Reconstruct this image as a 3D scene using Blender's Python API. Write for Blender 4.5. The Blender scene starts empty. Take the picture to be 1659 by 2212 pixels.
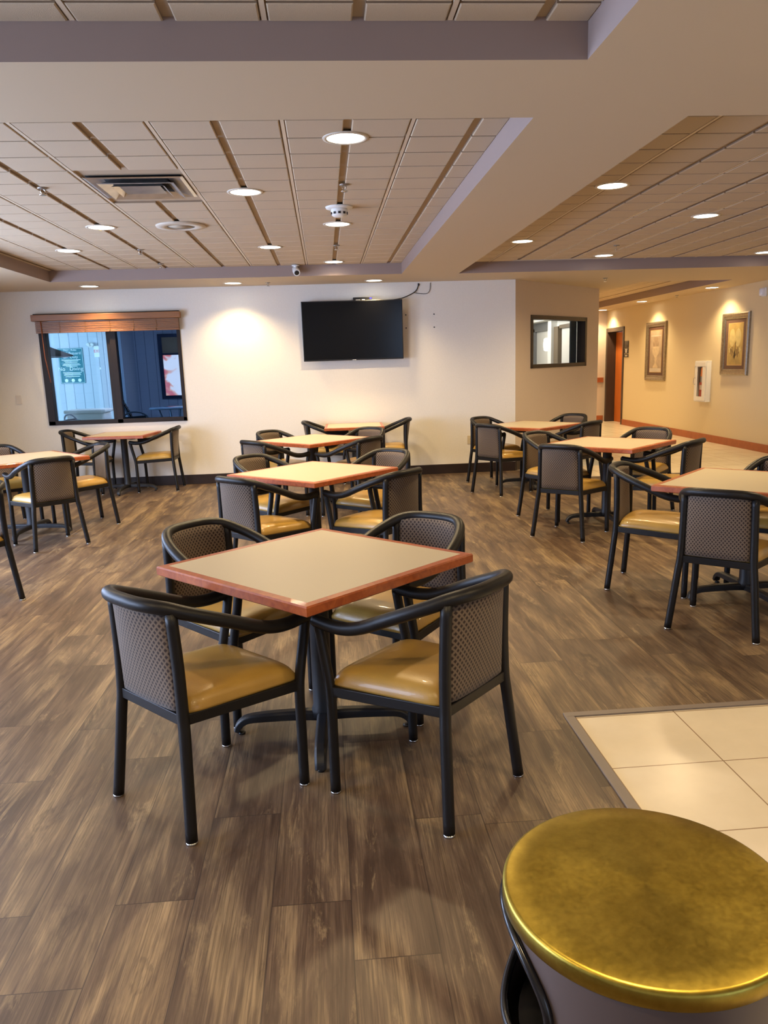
import bpy, bmesh, math, random
from mathutils import Vector, Matrix
random.seed(4)
S = bpy.context.scene
COL = S.collection
PI = math.pi

# ------------------------------------------------------------------ camera
F, CX, CY = 1704.97, 11.317, 41.32
RR = [[0.9962598, -0.0804705, -0.0314777], [-0.0474037, -0.2044168, -0.9777355], [0.0722443, 0.9755707, -0.2074668]]
cd = bpy.data.cameras.new('camera'); cam = bpy.data.objects.new('camera', cd); COL.objects.link(cam)
rt, dn, fw = [Vector(r) for r in RR]
M = Matrix((rt, -dn, -fw)).transposed().to_4x4(); M.translation = (0, 0, 1.5245)
cam.matrix_world = M
cd.sensor_fit = 'HORIZONTAL'; cd.sensor_width = 36; cd.lens = 36 * F / 1659
cd.shift_x = -CX / 1659; cd.shift_y = CY / 1659; cd.clip_start = .02; cd.clip_end = 100
S.camera = cam

# ------------------------------------------------------------------ world, daylight, exposure
S.view_settings.view_transform = 'Standard'; S.view_settings.look = 'None'
S.view_settings.gamma = 1; S.view_settings.use_curve_mapping = False
S.view_settings.exposure = 0.25
w = bpy.data.worlds.new('world'); S.world = w; w.use_nodes = True
w.node_tree.nodes['Background'].inputs[0].default_value = (.55, .72, 1, 1)
w.node_tree.nodes['Background'].inputs[1].default_value = 1.0
DAY = (.58, .69, 1.0)
WARM = (1.0, .735, .385)
P_SPOT = 128
def area(name, loc, direction, sx, sy, power, col=DAY):
    l = bpy.data.lights.new(name, 'AREA'); l.shape = 'RECTANGLE'; l.size = sx; l.size_y = sy; l.energy = power; l.color = col
    o = bpy.data.objects.new(name, l); COL.objects.link(o); o.location = loc
    o.rotation_euler = Vector(direction).to_track_quat('-Z', 'Y').to_euler()
    return o
# daylight outside the windows of the left wall and the glass door behind the camera
area('daylight', (-4.80, 1.7, 1.4), (1, 0, 0), 2.3, 1.8, 220)
area('daylight', (-4.80, 4.3, 1.4), (1, 0, 0), 1.6, 1.8, 165)
area('daylight', (-4.80, 7.1, 1.4), (1, 0, 0), 2.2, 1.8, 215)
area('daylight', (3.4, -3.2, 1.35), (0, 1, 0), 2.6, 2.0, 24)
# daylight of the pool hall's own glazed side, then an added fill lamp
area('daylight', (-8.9, 15.2, 1.9), (1, .1, 0), 4.5, 2.6, 400, (.42, .72, 1))
area('pool_fill', (-2.3, 15.2, 3.15), (-.1, .8, -1), 2.5, 2.0, 1300, (.45, .6, 1))  # unseen lamp added to brighten the wall behind the right pane

# ------------------------------------------------------------------ materials
MATS = {}
def mat(name, color, rough=.5, metal=0., coat=0., bump=0., bscale=200., var=0., vscale=3., emit=None, estr=0., spec=.5):
    if name in MATS: return MATS[name]
    m = bpy.data.materials.new(name); m.use_nodes = True; MATS[name] = m
    nt = m.node_tree; b = nt.nodes['Principled BSDF']
    b.inputs['Base Color'].default_value = (*color, 1); b.inputs['Roughness'].default_value = rough
    b.inputs['Metallic'].default_value = metal; b.inputs['Coat Weight'].default_value = coat
    b.inputs['Specular IOR Level'].default_value = spec
    if emit: b.inputs['Emission Color'].default_value = (*emit, 1); b.inputs['Emission Strength'].default_value = estr
    tc = nt.nodes.new('ShaderNodeTexCoord')
    if var:
        n = nt.nodes.new('ShaderNodeTexNoise'); n.inputs['Scale'].default_value = vscale; n.inputs['Detail'].default_value = 5
        nt.links.new(tc.outputs['Object'], n.inputs['Vector'])
        r = nt.nodes.new('ShaderNodeValToRGB'); r.color_ramp.elements[0].position = .3; r.color_ramp.elements[1].position = .7
        r.color_ramp.elements[0].color = (*[c * (1 - var) for c in color], 1); r.color_ramp.elements[1].color = (*[min(1, c * (1 + var)) for c in color], 1)
        nt.links.new(n.outputs['Fac'], r.inputs['Fac']); nt.links.new(r.outputs['Color'], b.inputs['Base Color'])
    if bump:
        n = nt.nodes.new('ShaderNodeTexNoise'); n.inputs['Scale'].default_value = bscale; n.inputs['Detail'].default_value = 4
        nt.links.new(tc.outputs['Object'], n.inputs['Vector'])
        bp = nt.nodes.new('ShaderNodeBump'); bp.inputs['Strength'].default_value = bump; bp.inputs['Distance'].default_value = .002
        nt.links.new(n.outputs['Fac'], bp.inputs['Height']); nt.links.new(bp.outputs['Normal'], b.inputs['Normal'])
    return m

class NG:   # small node helper
    def __init__(s, m): s.nt = m.node_tree; s.b = s.nt.nodes['Principled BSDF']; s.tc = s.nt.nodes.new('ShaderNodeTexCoord')
    def lk(s, a, i): s.nt.links.new(a, i)
    def m(s, op, a, b=None, c=None):
        n = s.nt.nodes.new('ShaderNodeMath'); n.operation = op
        for i, v in enumerate((a, b, c)):
            if v is None: continue
            if isinstance(v, (int, float)): n.inputs[i].default_value = v
            else: s.lk(v, n.inputs[i])
        return n.outputs[0]
    def xyz(s, out='Object'):
        n = s.nt.nodes.new('ShaderNodeSeparateXYZ'); s.lk(s.tc.outputs[out], n.inputs[0]); return n.outputs
    def comb(s, x, y, z=0.):
        n = s.nt.nodes.new('ShaderNodeCombineXYZ')
        for i, v in enumerate((x, y, z)):
            if isinstance(v, (int, float)): n.inputs[i].default_value = v
            else: s.lk(v, n.inputs[i])
        return n.outputs[0]
    def noise(s, vec, scale, detail=4, rough=.55, dist=0.):
        n = s.nt.nodes.new('ShaderNodeTexNoise'); s.lk(vec, n.inputs['Vector'])
        n.inputs['Scale'].default_value = scale; n.inputs['Detail'].default_value = detail; n.inputs['Roughness'].default_value = rough; n.inputs['Distortion'].default_value = dist
        return n.outputs['Fac']
    def white(s, vec):
        n = s.nt.nodes.new('ShaderNodeTexWhiteNoise'); n.noise_dimensions = '3D'; s.lk(vec, n.inputs['Vector']); return n.outputs['Value']
    def ramp(s, fac, stops):
        n = s.nt.nodes.new('ShaderNodeValToRGB'); cr = n.color_ramp
        while len(cr.elements) < len(stops): cr.elements.new(.5)
        for e, (p, c) in zip(cr.elements, stops): e.position = p; e.color = (*c, 1)
        s.lk(fac, n.inputs['Fac']); return n.outputs['Color']
    def mix(s, fac, a, b, mode='MIX'):
        n = s.nt.nodes.new('ShaderNodeMix'); n.data_type = 'RGBA'; n.blend_type = mode
        for i, v in ((0, fac), (6, a), (7, b)):
            if isinstance(v, (int, float)): n.inputs[i].default_value = v
            elif isinstance(v, tuple): n.inputs[i].default_value = (*v, 1)
            else: s.lk(v, n.inputs[i])
        return n.outputs[2]
    def bump(s, h, st=.3, d=.002):
        n = s.nt.nodes.new('ShaderNodeBump'); n.inputs['Strength'].default_value = st; n.inputs['Distance'].default_value = d
        s.lk(h, n.inputs['Height']); s.lk(n.outputs[0], s.b.inputs['Normal'])

# wood-look vinyl plank floor
m = mat('plank_floor', (.2, .14, .1), .42); g = NG(m)
x, y, _ = g.xyz()
fx = g.m('DIVIDE', g.m('ADD', x, .225), .23); ix = g.m('FLOOR', fx); frx = g.m('FRACT', fx)
off = g.m('MULTIPLY', g.white(g.comb(ix, 7.3)), 3.7)
fy = g.m('DIVIDE', g.m('ADD', y, off), 1.22); iy = g.m('FLOOR', fy); fry = g.m('FRACT', fy)
rnd = g.white(g.comb(ix, iy, 2.)); rnd2 = g.white(g.comb(ix, iy, 9.))
sh = g.m('MULTIPLY', rnd, 37.)
grain = g.noise(g.comb(g.m('MULTIPLY', x, 110.), g.m('MULTIPLY', y, 1.6), sh), 1., 5, .65, .5)
mid = g.noise(g.comb(g.m('MULTIPLY', x, 14.), g.m('MULTIPLY', y, 1.5), sh), 1., 7, .66, 1.0)
big = g.noise(g.comb(g.m('MULTIPLY', x, 6.), g.m('MULTIPLY', y, .9), g.m('ADD', sh, 5.)), 1., 4, .5, .8)
spot = g.noise(g.comb(g.m('MULTIPLY', x, 11.), g.m('MULTIPLY', y, 2.2), g.m('ADD', sh, 11.)), 1., 8, .72, .6)
c1 = g.ramp(g.m('ADD', g.m('MULTIPLY', mid, .5), g.m('MULTIPLY', big, .5)), [(.39, (.062, .037, .023)), (.465, (.118, .075, .047)), (.53, (.178, .120, .072)), (.61, (.32, .225, .122))])
c2 = g.mix(g.ramp(grain, [(.35, (.55, .55, .55)), (.62, (0, 0, 0))]), c1, (.050, .030, .019), 'MIX')
c3 = g.mix(g.ramp(spot, [(.58, (0, 0, 0)), (.70, (.8, .8, .8))]), c2, (.36, .26, .14))
c4 = g.mix(g.ramp(spot, [(.28, (.8, .8, .8)), (.40, (0, 0, 0))]), c3, (.034, .020, .013))
vo = g.nt.nodes.new('ShaderNodeTexVoronoi'); vo.inputs['Scale'].default_value = 1.; vo.voronoi_dimensions = '2D'
g.lk(g.comb(g.m('ADD', g.m('MULTIPLY', x, 2.6), g.m('MULTIPLY', mid, .35)), g.m('ADD', g.m('ADD', g.m('MULTIPLY', y, .95), sh), g.m('MULTIPLY', spot, .22))), vo.inputs['Vector'])
kd = vo.outputs['Distance']
halo = g.m('MULTIPLY', g.ramp(kd, [(.04, (1, 1, 1)), (.26, (0, 0, 0))]), g.m('MULTIPLY', g.ramp(spot, [(.40, (0, 0, 0)), (.60, (1, 1, 1))]), .8))
c4 = g.mix(halo, c4, (.36, .255, .135))
ring = g.m('MULTIPLY', g.m('LESS_THAN', kd, .06), g.m('ADD', .45, g.m('MULTIPLY', .45, g.m('SINE', g.m('MULTIPLY', kd, 150.)))))
c4 = g.mix(g.m('MULTIPLY', ring, g.m('MULTIPLY', g.m('GREATER_THAN', big, .5), .35)), c4, (.045, .026, .016))
c4 = g.mix(g.ramp(g.noise(g.comb(g.m('MULTIPLY', x, 260.), g.m('MULTIPLY', y, 5.), sh), 1., 3, .6), [(.40, (.42, .42, .42)), (.55, (0, 0, 0))]), c4, (.040, .024, .015))
c5 = g.mix(.5, c4, g.ramp(rnd2, [(0, (.70, .68, .68)), (1, (1.15, 1.1, 1.05))]), 'MULTIPLY')
ed = g.m('MAXIMUM', g.m('GREATER_THAN', g.m('ABSOLUTE', g.m('SUBTRACT', frx, .5)), .493), g.m('GREATER_THAN', g.m('ABSOLUTE', g.m('SUBTRACT', fry, .5)), .4986))
c6 = g.mix(g.m('MULTIPLY', ed, .75), c5, (.03, .018, .012))
g.lk(c6, g.b.inputs['Base Color'])
g.bump(g.m('ADD', g.m('MULTIPLY', grain, .6), g.m('MULTIPLY', ed, -1.5)), .35, .001)
g.lk(g.m('ADD', .34, g.m('MULTIPLY', grain, .2)), g.b.inputs['Roughness'])

# cream floor tile with tan grout
m = mat('floor_tile', (.8, .7, .5), .25); g = NG(m); x, y, _ = g.xyz()
fx = g.m('FRACT', g.m('DIVIDE', g.m('ADD', x, -1.012 + 8.72), .436)); fy = g.m('FRACT', g.m('DIVIDE', g.m('ADD', y, -2.66 + 8.72), .436))
gr = g.m('MAXIMUM', g.m('GREATER_THAN', g.m('ABSOLUTE', g.m('SUBTRACT', fx, .5)), .494), g.m('GREATER_THAN', g.m('ABSOLUTE', g.m('SUBTRACT', fy, .5)), .494))
nn = g.noise(g.tc.outputs['Object'], 3., 4)
g.lk(g.mix(gr, g.ramp(nn, [(.3, (.66, .575, .43)), (.7, (.76, .67, .52))]), (.30, .21, .13)), g.b.inputs['Base Color'])
g.bump(g.m('MULTIPLY', gr, -1.), .5, .002)

# lattice upholstery: dark diamonds between light crossing lines (pattern runs on the part's own x/z)
m = mat('lattice_fabric', (.2, .15, .12), .85); g = NG(m); x, y, z = g.xyz()
u = g.m('DIVIDE', x, .0190); v = g.m('DIVIDE', z, .0235)
a = g.m('ABSOLUTE', g.m('SUBTRACT', g.m('FRACT', g.m('ADD', u, v)), .5)); b_ = g.m('ABSOLUTE', g.m('SUBTRACT', g.m('FRACT', g.m('SUBTRACT', u, v)), .5))
dia = g.m('MULTIPLY', g.m('LESS_THAN', a, .27), g.m('LESS_THAN', b_, .27))
line = g.m('MAXIMUM', g.m('GREATER_THAN', a, .455), g.m('GREATER_THAN', b_, .455))
cc = g.mix(dia, (.140, .098, .066), (.022, .010, .007)); cc = g.mix(g.m('MULTIPLY', line, .6), cc, (.22, .16, .115))
thr = g.noise(g.tc.outputs['Object'], 700., 2)
g.lk(g.mix(.35, cc, g.ramp(thr, [(.3, (.6, .6, .6)), (.7, (1.3, 1.3, 1.3))]), 'MULTIPLY'), g.b.inputs['Base Color'])
g.b.inputs['Sheen Weight'].default_value = .15; g.bump(thr, .4, .001)

frame_m = mat('charcoal_powder_coat', (.009, .008, .008), .42, bump=.12, bscale=500, spec=.32)
black_iron = mat('black_cast_iron', (.010, .010, .012), .5, bump=.15, bscale=300)
glide_m = mat('steel_glide', (.55, .55, .55), .25, 1.)
vinyl = mat('mustard_vinyl', (.42, .245, .05), .34, coat=.15, bump=.25, bscale=260, var=.07, vscale=9)
lam = mat('beige_laminate', (.50, .425, .29), .38, bump=.05, bscale=900, var=.03, vscale=300)
# cherry wood edge
m = mat('cherry_wood', (.3, .08, .03), .32, coat=.15); g = NG(m)
nn = g.noise(g.tc.outputs['Object'], 22., 5, .6, 1.5)
g.lk(g.ramp(nn, [(.3, (.29, .060, .018)), (.7, (.46, .12, .032))]), g.b.inputs['Base Color'])
m = mat('cherry_trim', (.3, .08, .03), .4); g = NG(m)
nn = g.noise(g.tc.outputs['Object'], 6., 5, .6, 1.)
g.lk(g.ramp(nn, [(.3, (.34, .085, .025)), (.7, (.42, .12, .035))]), g.b.inputs['Base Color'])
m = mat('door_veneer', (.5, .15, .03), .4); g = NG(m); x, y, z = g.xyz()
nn = g.noise(g.comb(g.m('MULTIPLY', y, 30.), g.m('MULTIPLY', z, 1.5)), 1., 5, .6, .6)
g.lk(g.ramp(nn, [(.3, (.48, .12, .018)), (.7, (.60, .175, .03))]), g.b.inputs['Base Color'])
m = mat('blind_wood', (.5, .2, .05), .35); g = NG(m); x, y, z = g.xyz()
nn = g.noise(g.comb(g.m('MULTIPLY', x, 3.), g.m('MULTIPLY', z, 90.)), 1., 4, .6, .6)
g.lk(g.ramp(nn, [(.3, (.22, .080, .02)), (.7, (.34, .135, .035))]), g.b.inputs['Base Color'])

wall_m = mat('cream_vinyl_wallcovering', (.80, .755, .68), .7, bump=.3, bscale=160, var=.02, vscale=60)
wall_tan = mat('tan_vinyl_wallcovering', (.70, .585, .375), .7, bump=.3, bscale=160, var=.02, vscale=60)
wall_taupe = mat('taupe_vinyl_wallcovering', (.63, .53, .45), .7, bump=.3, bscale=160, var=.02, vscale=60)
soffit_m = mat('tan_soffit_paint', (.60, .485, .335), .75, bump=.06, bscale=400)
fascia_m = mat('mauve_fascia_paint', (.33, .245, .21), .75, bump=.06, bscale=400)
tile_edge_shade = mat('tile_edge_shade', (.30, .215, .14), .95)  # shade in the gaps between pads, put into their side faces as darker colour
tile_m = mat('ceiling_tile', (.59, .475, .335), .9, bump=.9, bscale=420, var=.06, vscale=260)
groove_m = mat('ceiling_groove', (.44, .335, .225), .9)
tbar_m = mat('ceiling_tee', (.72, .60, .45), .5)
base_dark = mat('dark_baseboard', (.022, .012, .010), .4)
bronze = mat('bronze_frame', (.022, .015, .012), .45, spec=.2)
white_pl = mat('white_plastic', (.80, .79, .76), .4)
alm = mat('almond_plastic', (.60, .50, .33), .4)
black_pl = mat('black_plastic', (.012, .012, .013), .35)
chrome = mat('chrome', (.7, .7, .7), .15, 1.)
alu = mat('aluminium', (.62, .60, .58), .32, .9, bump=.1, bscale=12, var=.12, vscale=9)
lens_m = mat('lamp_lens', (1, 1, 1), .4, emit=(1, .93, .78), estr=9.)
screen_m = mat('screen_glass', (.0015, .0015, .002), .15, spec=.35)
strip_m = mat('grey_transition_strip', (.20, .165, .145), .45)

def glass(name, tint, refl=.06):
    m = bpy.data.materials.new(name); m.use_nodes = True; nt = m.node_tree; nt.nodes.clear()
    o = nt.nodes.new('ShaderNodeOutputMaterial'); t = nt.nodes.new('ShaderNodeBsdfTransparent'); t.inputs[0].default_value = (*tint, 1)
    gl = nt.nodes.new('ShaderNodeBsdfGlossy'); gl.inputs['Roughness'].default_value = .02
    mx = nt.nodes.new('ShaderNodeMixShader'); mx.inputs[0].default_value = refl
    nt.links.new(t.outputs[0], mx.inputs[1]); nt.links.new(gl.outputs[0], mx.inputs[2]); nt.links.new(mx.outputs[0], o.inputs[0])
    return m
clear_glass = glass('clear_glass', (.93, .96, .97), .003); screen_glass = glass('screened_glass', (.45, .50, .58), .0)
pic_glass = glass('picture_glass', (.95, .95, .95), .05)

# ------------------------------------------------------------------ mesh builder
def spline(P, n=5):
    P = [Vector(p) for p in P]; out = []
    for i in range(len(P) - 1):
        p0 = P[i - 1] if i else P[0] * 2 - P[1]; p1 = P[i]; p2 = P[i + 1]; p3 = P[i + 2] if i + 2 < len(P) else P[-1] * 2 - P[-2]
        for k in range(n):
            t = k / n
            out.append(.5 * ((2 * p1) + (p2 - p0) * t + (2 * p0 - 5 * p1 + 4 * p2 - p3) * t * t + (3 * p1 - p0 - 3 * p2 + p3) * t ** 3))
    out.append(P[-1]); return out
class MB:
    def __init__(s): s.v = []; s.f = []; s.mi = []; s.sm = []
    def add(s, vs, fs, mi=0, smooth=False):
        o = len(s.v); s.v += [tuple(v) for v in vs]
        for f in fs: s.f.append([i + o for i in f]); s.mi.append(mi); s.sm.append(smooth)
        return s
    def box(s, x0, x1, y0, y1, z0, z1, mi=0, X=None):
        vs = [(x, y, z) for x in (x0, x1) for y in (y0, y1) for z in (z0, z1)]
        if X: vs = [X @ Vector(v) for v in vs]
        return s.add(vs, [(0, 1, 3, 2), (4, 6, 7, 5), (0, 4, 5, 1), (2, 3, 7, 6), (0, 2, 6, 4), (1, 5, 7, 3)], mi)
    def tube(s, P, r, n=12, mi=0, closed=False, caps=True, flat=None):
        P = [Vector(p) for p in P]; N = len(P); up = None; vs = []; L = []
        for i in range(N):
            if closed: t = P[(i + 1) % N] - P[i - 1]
            else: t = P[min(i + 1, N - 1)] - P[max(i - 1, 0)]
            t.normalize()
            if up is None: up = Vector((0, 0, 1)) if abs(t.z) < .9 else Vector((1, 0, 0))
            a = t.cross(up).normalized(); up = a.cross(t).normalized()
            rr = r[i] if isinstance(r, (list, tuple)) else r
            fa, fb = flat if flat else (1, 1)
            for k in range(n):
                w_ = 2 * PI * k / n + (PI / n if n == 4 else 0); vs.append(P[i] + a * math.cos(w_) * rr * fa + up * math.sin(w_) * rr * fb)
        fs = []
        for i in range(N if closed else N - 1):
            j = (i + 1) % N
            for k in range(n): fs.append((i * n + k, j * n + k, j * n + (k + 1) % n, i * n + (k + 1) % n))
        s.add(vs, fs, mi, n > 6)
        if caps and not closed: s.add(vs[:n], [tuple(range(n))], mi); s.add(vs[-n:], [tuple(reversed(range(n)))], mi)
        return s
    def lathe(s, prof, c=(0, 0, 0), n=32, mi=0, X=None, smooth=True):
        vs = []
        for r, z in prof:
            for k in range(n):
                a = 2 * PI * k / n; v = Vector((r * math.cos(a), r * math.sin(a), z))
                v = (X @ v) if X else v + Vector(c); vs.append(v)
        fs = []
        for i in range(len(prof) - 1):
            for k in range(n): fs.append((i * n + k, i * n + (k + 1) % n, (i + 1) * n + (k + 1) % n, (i + 1) * n + k))
        s.add(vs, fs, mi, smooth)
        if prof[0][0] > 1e-4: s.add(vs[:n], [tuple(reversed(range(n)))], mi)
        if prof[-1][0] > 1e-4: s.add(vs[-n:], [tuple(range(n))], mi)
        return s
    def prism(s, poly, d0, d1, X, mi=0):   # polygon in local xy extruded along local z from d0 to d1
        n = len(poly); vs = [X @ Vector((a, b, d0)) for a, b in poly] + [X @ Vector((a, b, d1)) for a, b in poly]
        fs = [tuple(reversed(range(n))), tuple(range(n, 2 * n))] + [(i, (i + 1) % n, n + (i + 1) % n, n + i) for i in range(n)]
        return s.add(vs, fs, mi)
    def build(s, name, mats, parent=None, bevel=0., seg=2, sub=0):
        me = bpy.data.meshes.new(name); me.from_pydata(s.v, [], s.f)
        mats = mats if isinstance(mats, (list, tuple)) else [mats]
        for m_ in mats: me.materials.append(m_)
        for p, mi, sm in zip(me.polygons, s.mi, s.sm): p.material_index = mi; p.use_smooth = sm
        bm = bmesh.new(); bm.from_mesh(me); bmesh.ops.remove_doubles(bm, verts=bm.verts, dist=1e-6)
        bmesh.ops.recalc_face_normals(bm, faces=bm.faces)
        if bevel:
            es = [e for e in bm.edges if len(e.link_faces) == 2 and e.calc_face_angle(0) > .6]
            bmesh.ops.bevel(bm, geom=es, offset=bevel, segments=seg, affect='EDGES', profile=.5, clamp_overlap=True)
        bm.to_mesh(me); bm.free()
        o = bpy.data.objects.new(name, me); COL.objects.link(o)
        if parent: o.parent = parent
        return o
def thing(name, label, cat, loc=(0, 0, 0), rz=0., group=None):
    o = bpy.data.objects.new(name, None); COL.objects.link(o); o.location = loc; o.rotation_euler = (0, 0, rz)
    o.empty_display_size = .1; return tag(o, label, cat, group)
def tag(o, label, cat, group=None):
    o['label'] = label; o['category'] = cat
    if group: o['group'] = group
    return o
def struct(o, label=None):
    o['kind'] = 'structure'
    if label: o['label'] = label
    return o
def copy_tree(o, parent=None):
    c = o.copy(); COL.objects.link(c); c.parent = parent
    for ch in [q for q in bpy.data.objects if q.parent == o]: copy_tree(ch, c)
    return c

# ------------------------------------------------------------------ structure
ZS, ZT, YW, XR, XL, YB, YE = 2.575, 2.70, 10.87, 6.70, -4.60, -3.0, 18.77
TR = [(-3.13, .98, 3.75, 9.87), (1.69, 6.05, 3.75, 9.98), (-3.13, 1.0, -2.2, 3.07), (1.69, 6.05, -2.2, 3.07), (4.66, 6.05, 11.68, 18.2)]
# plank floor and tiled floors
b = MB()
for x0, x1, y0, y1 in ((XL, 1.0, YB, YW), (1.0, XR, 3.125, 9.95), (1.0, 2.95, 9.95, YW), ): b.box(x0, x1, y0, y1, -.05, 0)
struct(b.build('floor', MATS['plank_floor']), 'brown wood-look plank floor')
b = MB(); b.box(1.0, XR, YB, 3.125, -.05, .001); b.box(2.95, XR, 9.95, YW, -.05, .001); b.box(2.2, XR, YW, YE, -.05, .001); b.box(XR, XR + .25, 17.6, 18.75, -.05, .001)
struct(b.build('floor', MATS['floor_tile']), 'cream square floor tiles with thin dark grout')
b = MB(); b.box(.968, XR, 3.107, 3.147, 0, .008); b.box(.968, 1.008, YB, 3.107, 0, .008); b.box(2.95, XR, 9.93, 9.965, 0, .006); b.box(2.93, 2.965, 9.965, 11.1, 0, .006)
struct(b.build('trim_1', strip_m, bevel=.003), 'grey transition strip between planks and tile')

# soffit with tray openings
xs = sorted({XL, XR} | {t[i] for t in TR for i in (0, 1)}); ys = sorted({YB, YE} | {t[i] for t in TR for i in (2, 3)})
b = MB()
inh = lambda x, y: any(t[0] < x < t[1] and t[2] < y < t[3] for t in TR)
for i in range(len(xs) - 1):
    for j in range(len(ys) - 1):
        if not inh((xs[i] + xs[i + 1]) / 2, (ys[j] + ys[j + 1]) / 2):
            b.add([(xs[i], ys[j], ZS), (xs[i + 1], ys[j], ZS), (xs[i + 1], ys[j + 1], ZS), (xs[i], ys[j + 1], ZS)], [(0, 3, 2, 1)])
for x0, x1, y0, y1 in TR:
    for p, q in (((x0, y0), (x1, y0)), ((x1, y0), (x1, y1)), ((x1, y1), (x0, y1)), ((x0, y1), (x0, y0))):
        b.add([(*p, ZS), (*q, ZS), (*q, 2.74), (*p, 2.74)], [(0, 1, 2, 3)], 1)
struct(b.build('ceiling', [soffit_m, fascia_m]), 'tan painted soffit and beams between the ceiling trays')
b = MB(); b.box(XL, XR, YB, YE, 2.76, 2.9); struct(b.build('ceiling', soffit_m), 'ceiling deck above')

def tray(x0, x1, y0, y1, xb, yb, holes=()):
    b = MB(); b.box(x0, x1, y0, y1, ZT + .015, ZT + .05, 1)
    px, py = .325, .319
    i0 = math.floor((x0 - xb) / px); j0 = math.floor((y0 - yb) / py)
    for i in range(i0, i0 + int((x1 - x0) / px) + 3):
        bar = i % 2 == 0      # tee bars on even lines
        for j in range(j0, j0 + int((y1 - y0) / py) + 3):
            gl = .015 if i % 2 == 0 else .021; gr = .015 if (i + 1) % 2 == 0 else .021
            a0 = xb + i * px + gl; a1 = xb + (i + 1) * px - gr; c0 = yb + j * py + .010; c1 = yb + (j + 1) * py - .010
            if any(h[0] - .02 < (a0 + a1) / 2 < h[1] + .02 and h[2] - .02 < (c0 + c1) / 2 < h[3] + .02 for h in holes): continue
            A0, A1, C0, C1 = max(a0, x0), min(a1, x1), max(c0, y0), min(c1, y1)
            if A1 - A0 < .03 or C1 - C0 < .03: continue
            e = .005
            top = [(A0, C0), (A1, C0), (A1, C1), (A0, C1)]; bot = [(A0 + e, C0 + e * .6), (A1 - e, C0 + e * .6), (A1 - e, C1 - e * .6), (A0 + e, C1 - e * .6)]
            b.add([(*p, ZT + .017) for p in top] + [(*p, ZT + .003) for p in top] + [(*p, ZT) for p in bot],
                  [(4, 5, 9, 8), (5, 6, 10, 9), (6, 7, 11, 10), (7, 4, 8, 11), (8, 9, 10, 11)], 0)
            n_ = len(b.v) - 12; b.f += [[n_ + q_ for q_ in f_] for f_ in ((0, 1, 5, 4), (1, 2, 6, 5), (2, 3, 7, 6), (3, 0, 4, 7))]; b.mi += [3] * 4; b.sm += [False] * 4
        lx = xb + i * px
        if bar and x0 + .02 < lx < x1 - .02: b.box(lx - .009, lx + .009, y0, y1, ZT + .003, ZT + .026, 2)
    return b.build('ceiling', [tile_m, groove_m, tbar_m, tile_edge_shade])
VENT = (-1.45, -.80, 5.32, 5.94)
YL = 4.52
for k, (t, xb, lab) in enumerate(((TR[0], -.15, 'tiled ceiling tray over the middle tables'), (TR[1], 2.07, 'tiled ceiling tray over the right tables'), (TR[2], -.15, 'tiled ceiling tray nearest the camera'), (TR[3], 2.07, 'tiled ceiling tray over the front right'), (TR[4], 4.75, 'tiled ceiling tray of the corridor'))):
    struct(tray(*t, xb, YL, holes=(VENT,) if k == 0 else ()), lab)

def wall_x(name, mat_, x0, x1, y0, y1, z0, z1, holes=(), along='x'):
    """wall slab between bounds with rectangular holes given along its long axis (a0,a1,z0,z1)"""
    b = MB(); L0, L1 = (x0, x1) if along == 'x' else (y0, y1)
    cuts = sorted({L0, L1} | {h[i] for h in holes for i in (0, 1)}); zc = sorted({z0, z1} | {h[i] for h in holes for i in (2, 3)})
    for i in range(len(cuts) - 1):
        for j in range(len(zc) - 1):
            a = (cuts[i] + cuts[i + 1]) / 2; z = (zc[j] + zc[j + 1]) / 2
            if any(h[0] < a < h[1] and h[2] < z < h[3] for h in holes): continue
            if along == 'x': b.box(cuts[i], cuts[i + 1], y0, y1, zc[j], zc[j + 1])
            else: b.box(x0, x1, cuts[i], cuts[i + 1], zc[j], zc[j + 1])
    return struct(b.build(name, mat_))
WX0, WX1, WZ0, WZ1 = -3.665, -1.865, .865, 2.275
wall_x('wall_back', wall_m, XL, 2.61, YW, YW + .16, 0, 2.76, [(WX0, WX1, WZ0, WZ1)])
LW = [(.55, 2.85, .5, 2.3), (3.5, 5.1, .5, 2.3), (6.0, 8.2, .5, 2.3)]
wall_x('wall_left', wall_m, XL - .16, XL, YB, YW + .16, 0, 2.76, LW, 'y')
wall_x('wall_right', wall_tan, XR, XR + .25, YB, YE + .2, 0, 2.76, [(17.67, 18.70, 0, 2.12)], 'y')
RW = [(2.1, 4.7, .05, 2.35)]
wall_x('wall_front', wall_m, XL - .16, XR + .25, YB - .16, YB, 0, 2.76, RW)
wall_x('wall_corridor_end', wall_taupe, 4.25, XR, YE, YE + .15, 0, 2.76)
wall_x('wall_corridor_left', wall_taupe, 4.25, 4.37, 12.63, YE, 0, 2.76, (), 'y')
# angled wall with the interior window, local frame: s along the wall, d into the room behind
XA = Matrix.Translation((2.61, YW, 0)) @ Matrix.Rotation(PI / 4, 4, 'Z')
b = MB(); s0, s1, z0, z1 = .40, 2.08, 1.395, 2.125
for q in ((0, s0, 0, 2.76), (s1, 2.494, 0, 2.76), (s0, s1, 0, z0), (s0, s1, z1, 2.76)): b.box(q[0], q[1], 0, .12, q[2], q[3], 0, XA)
struct(b.build('wall_angled', wall_taupe), 'taupe angled wall with an interior window')
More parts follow.
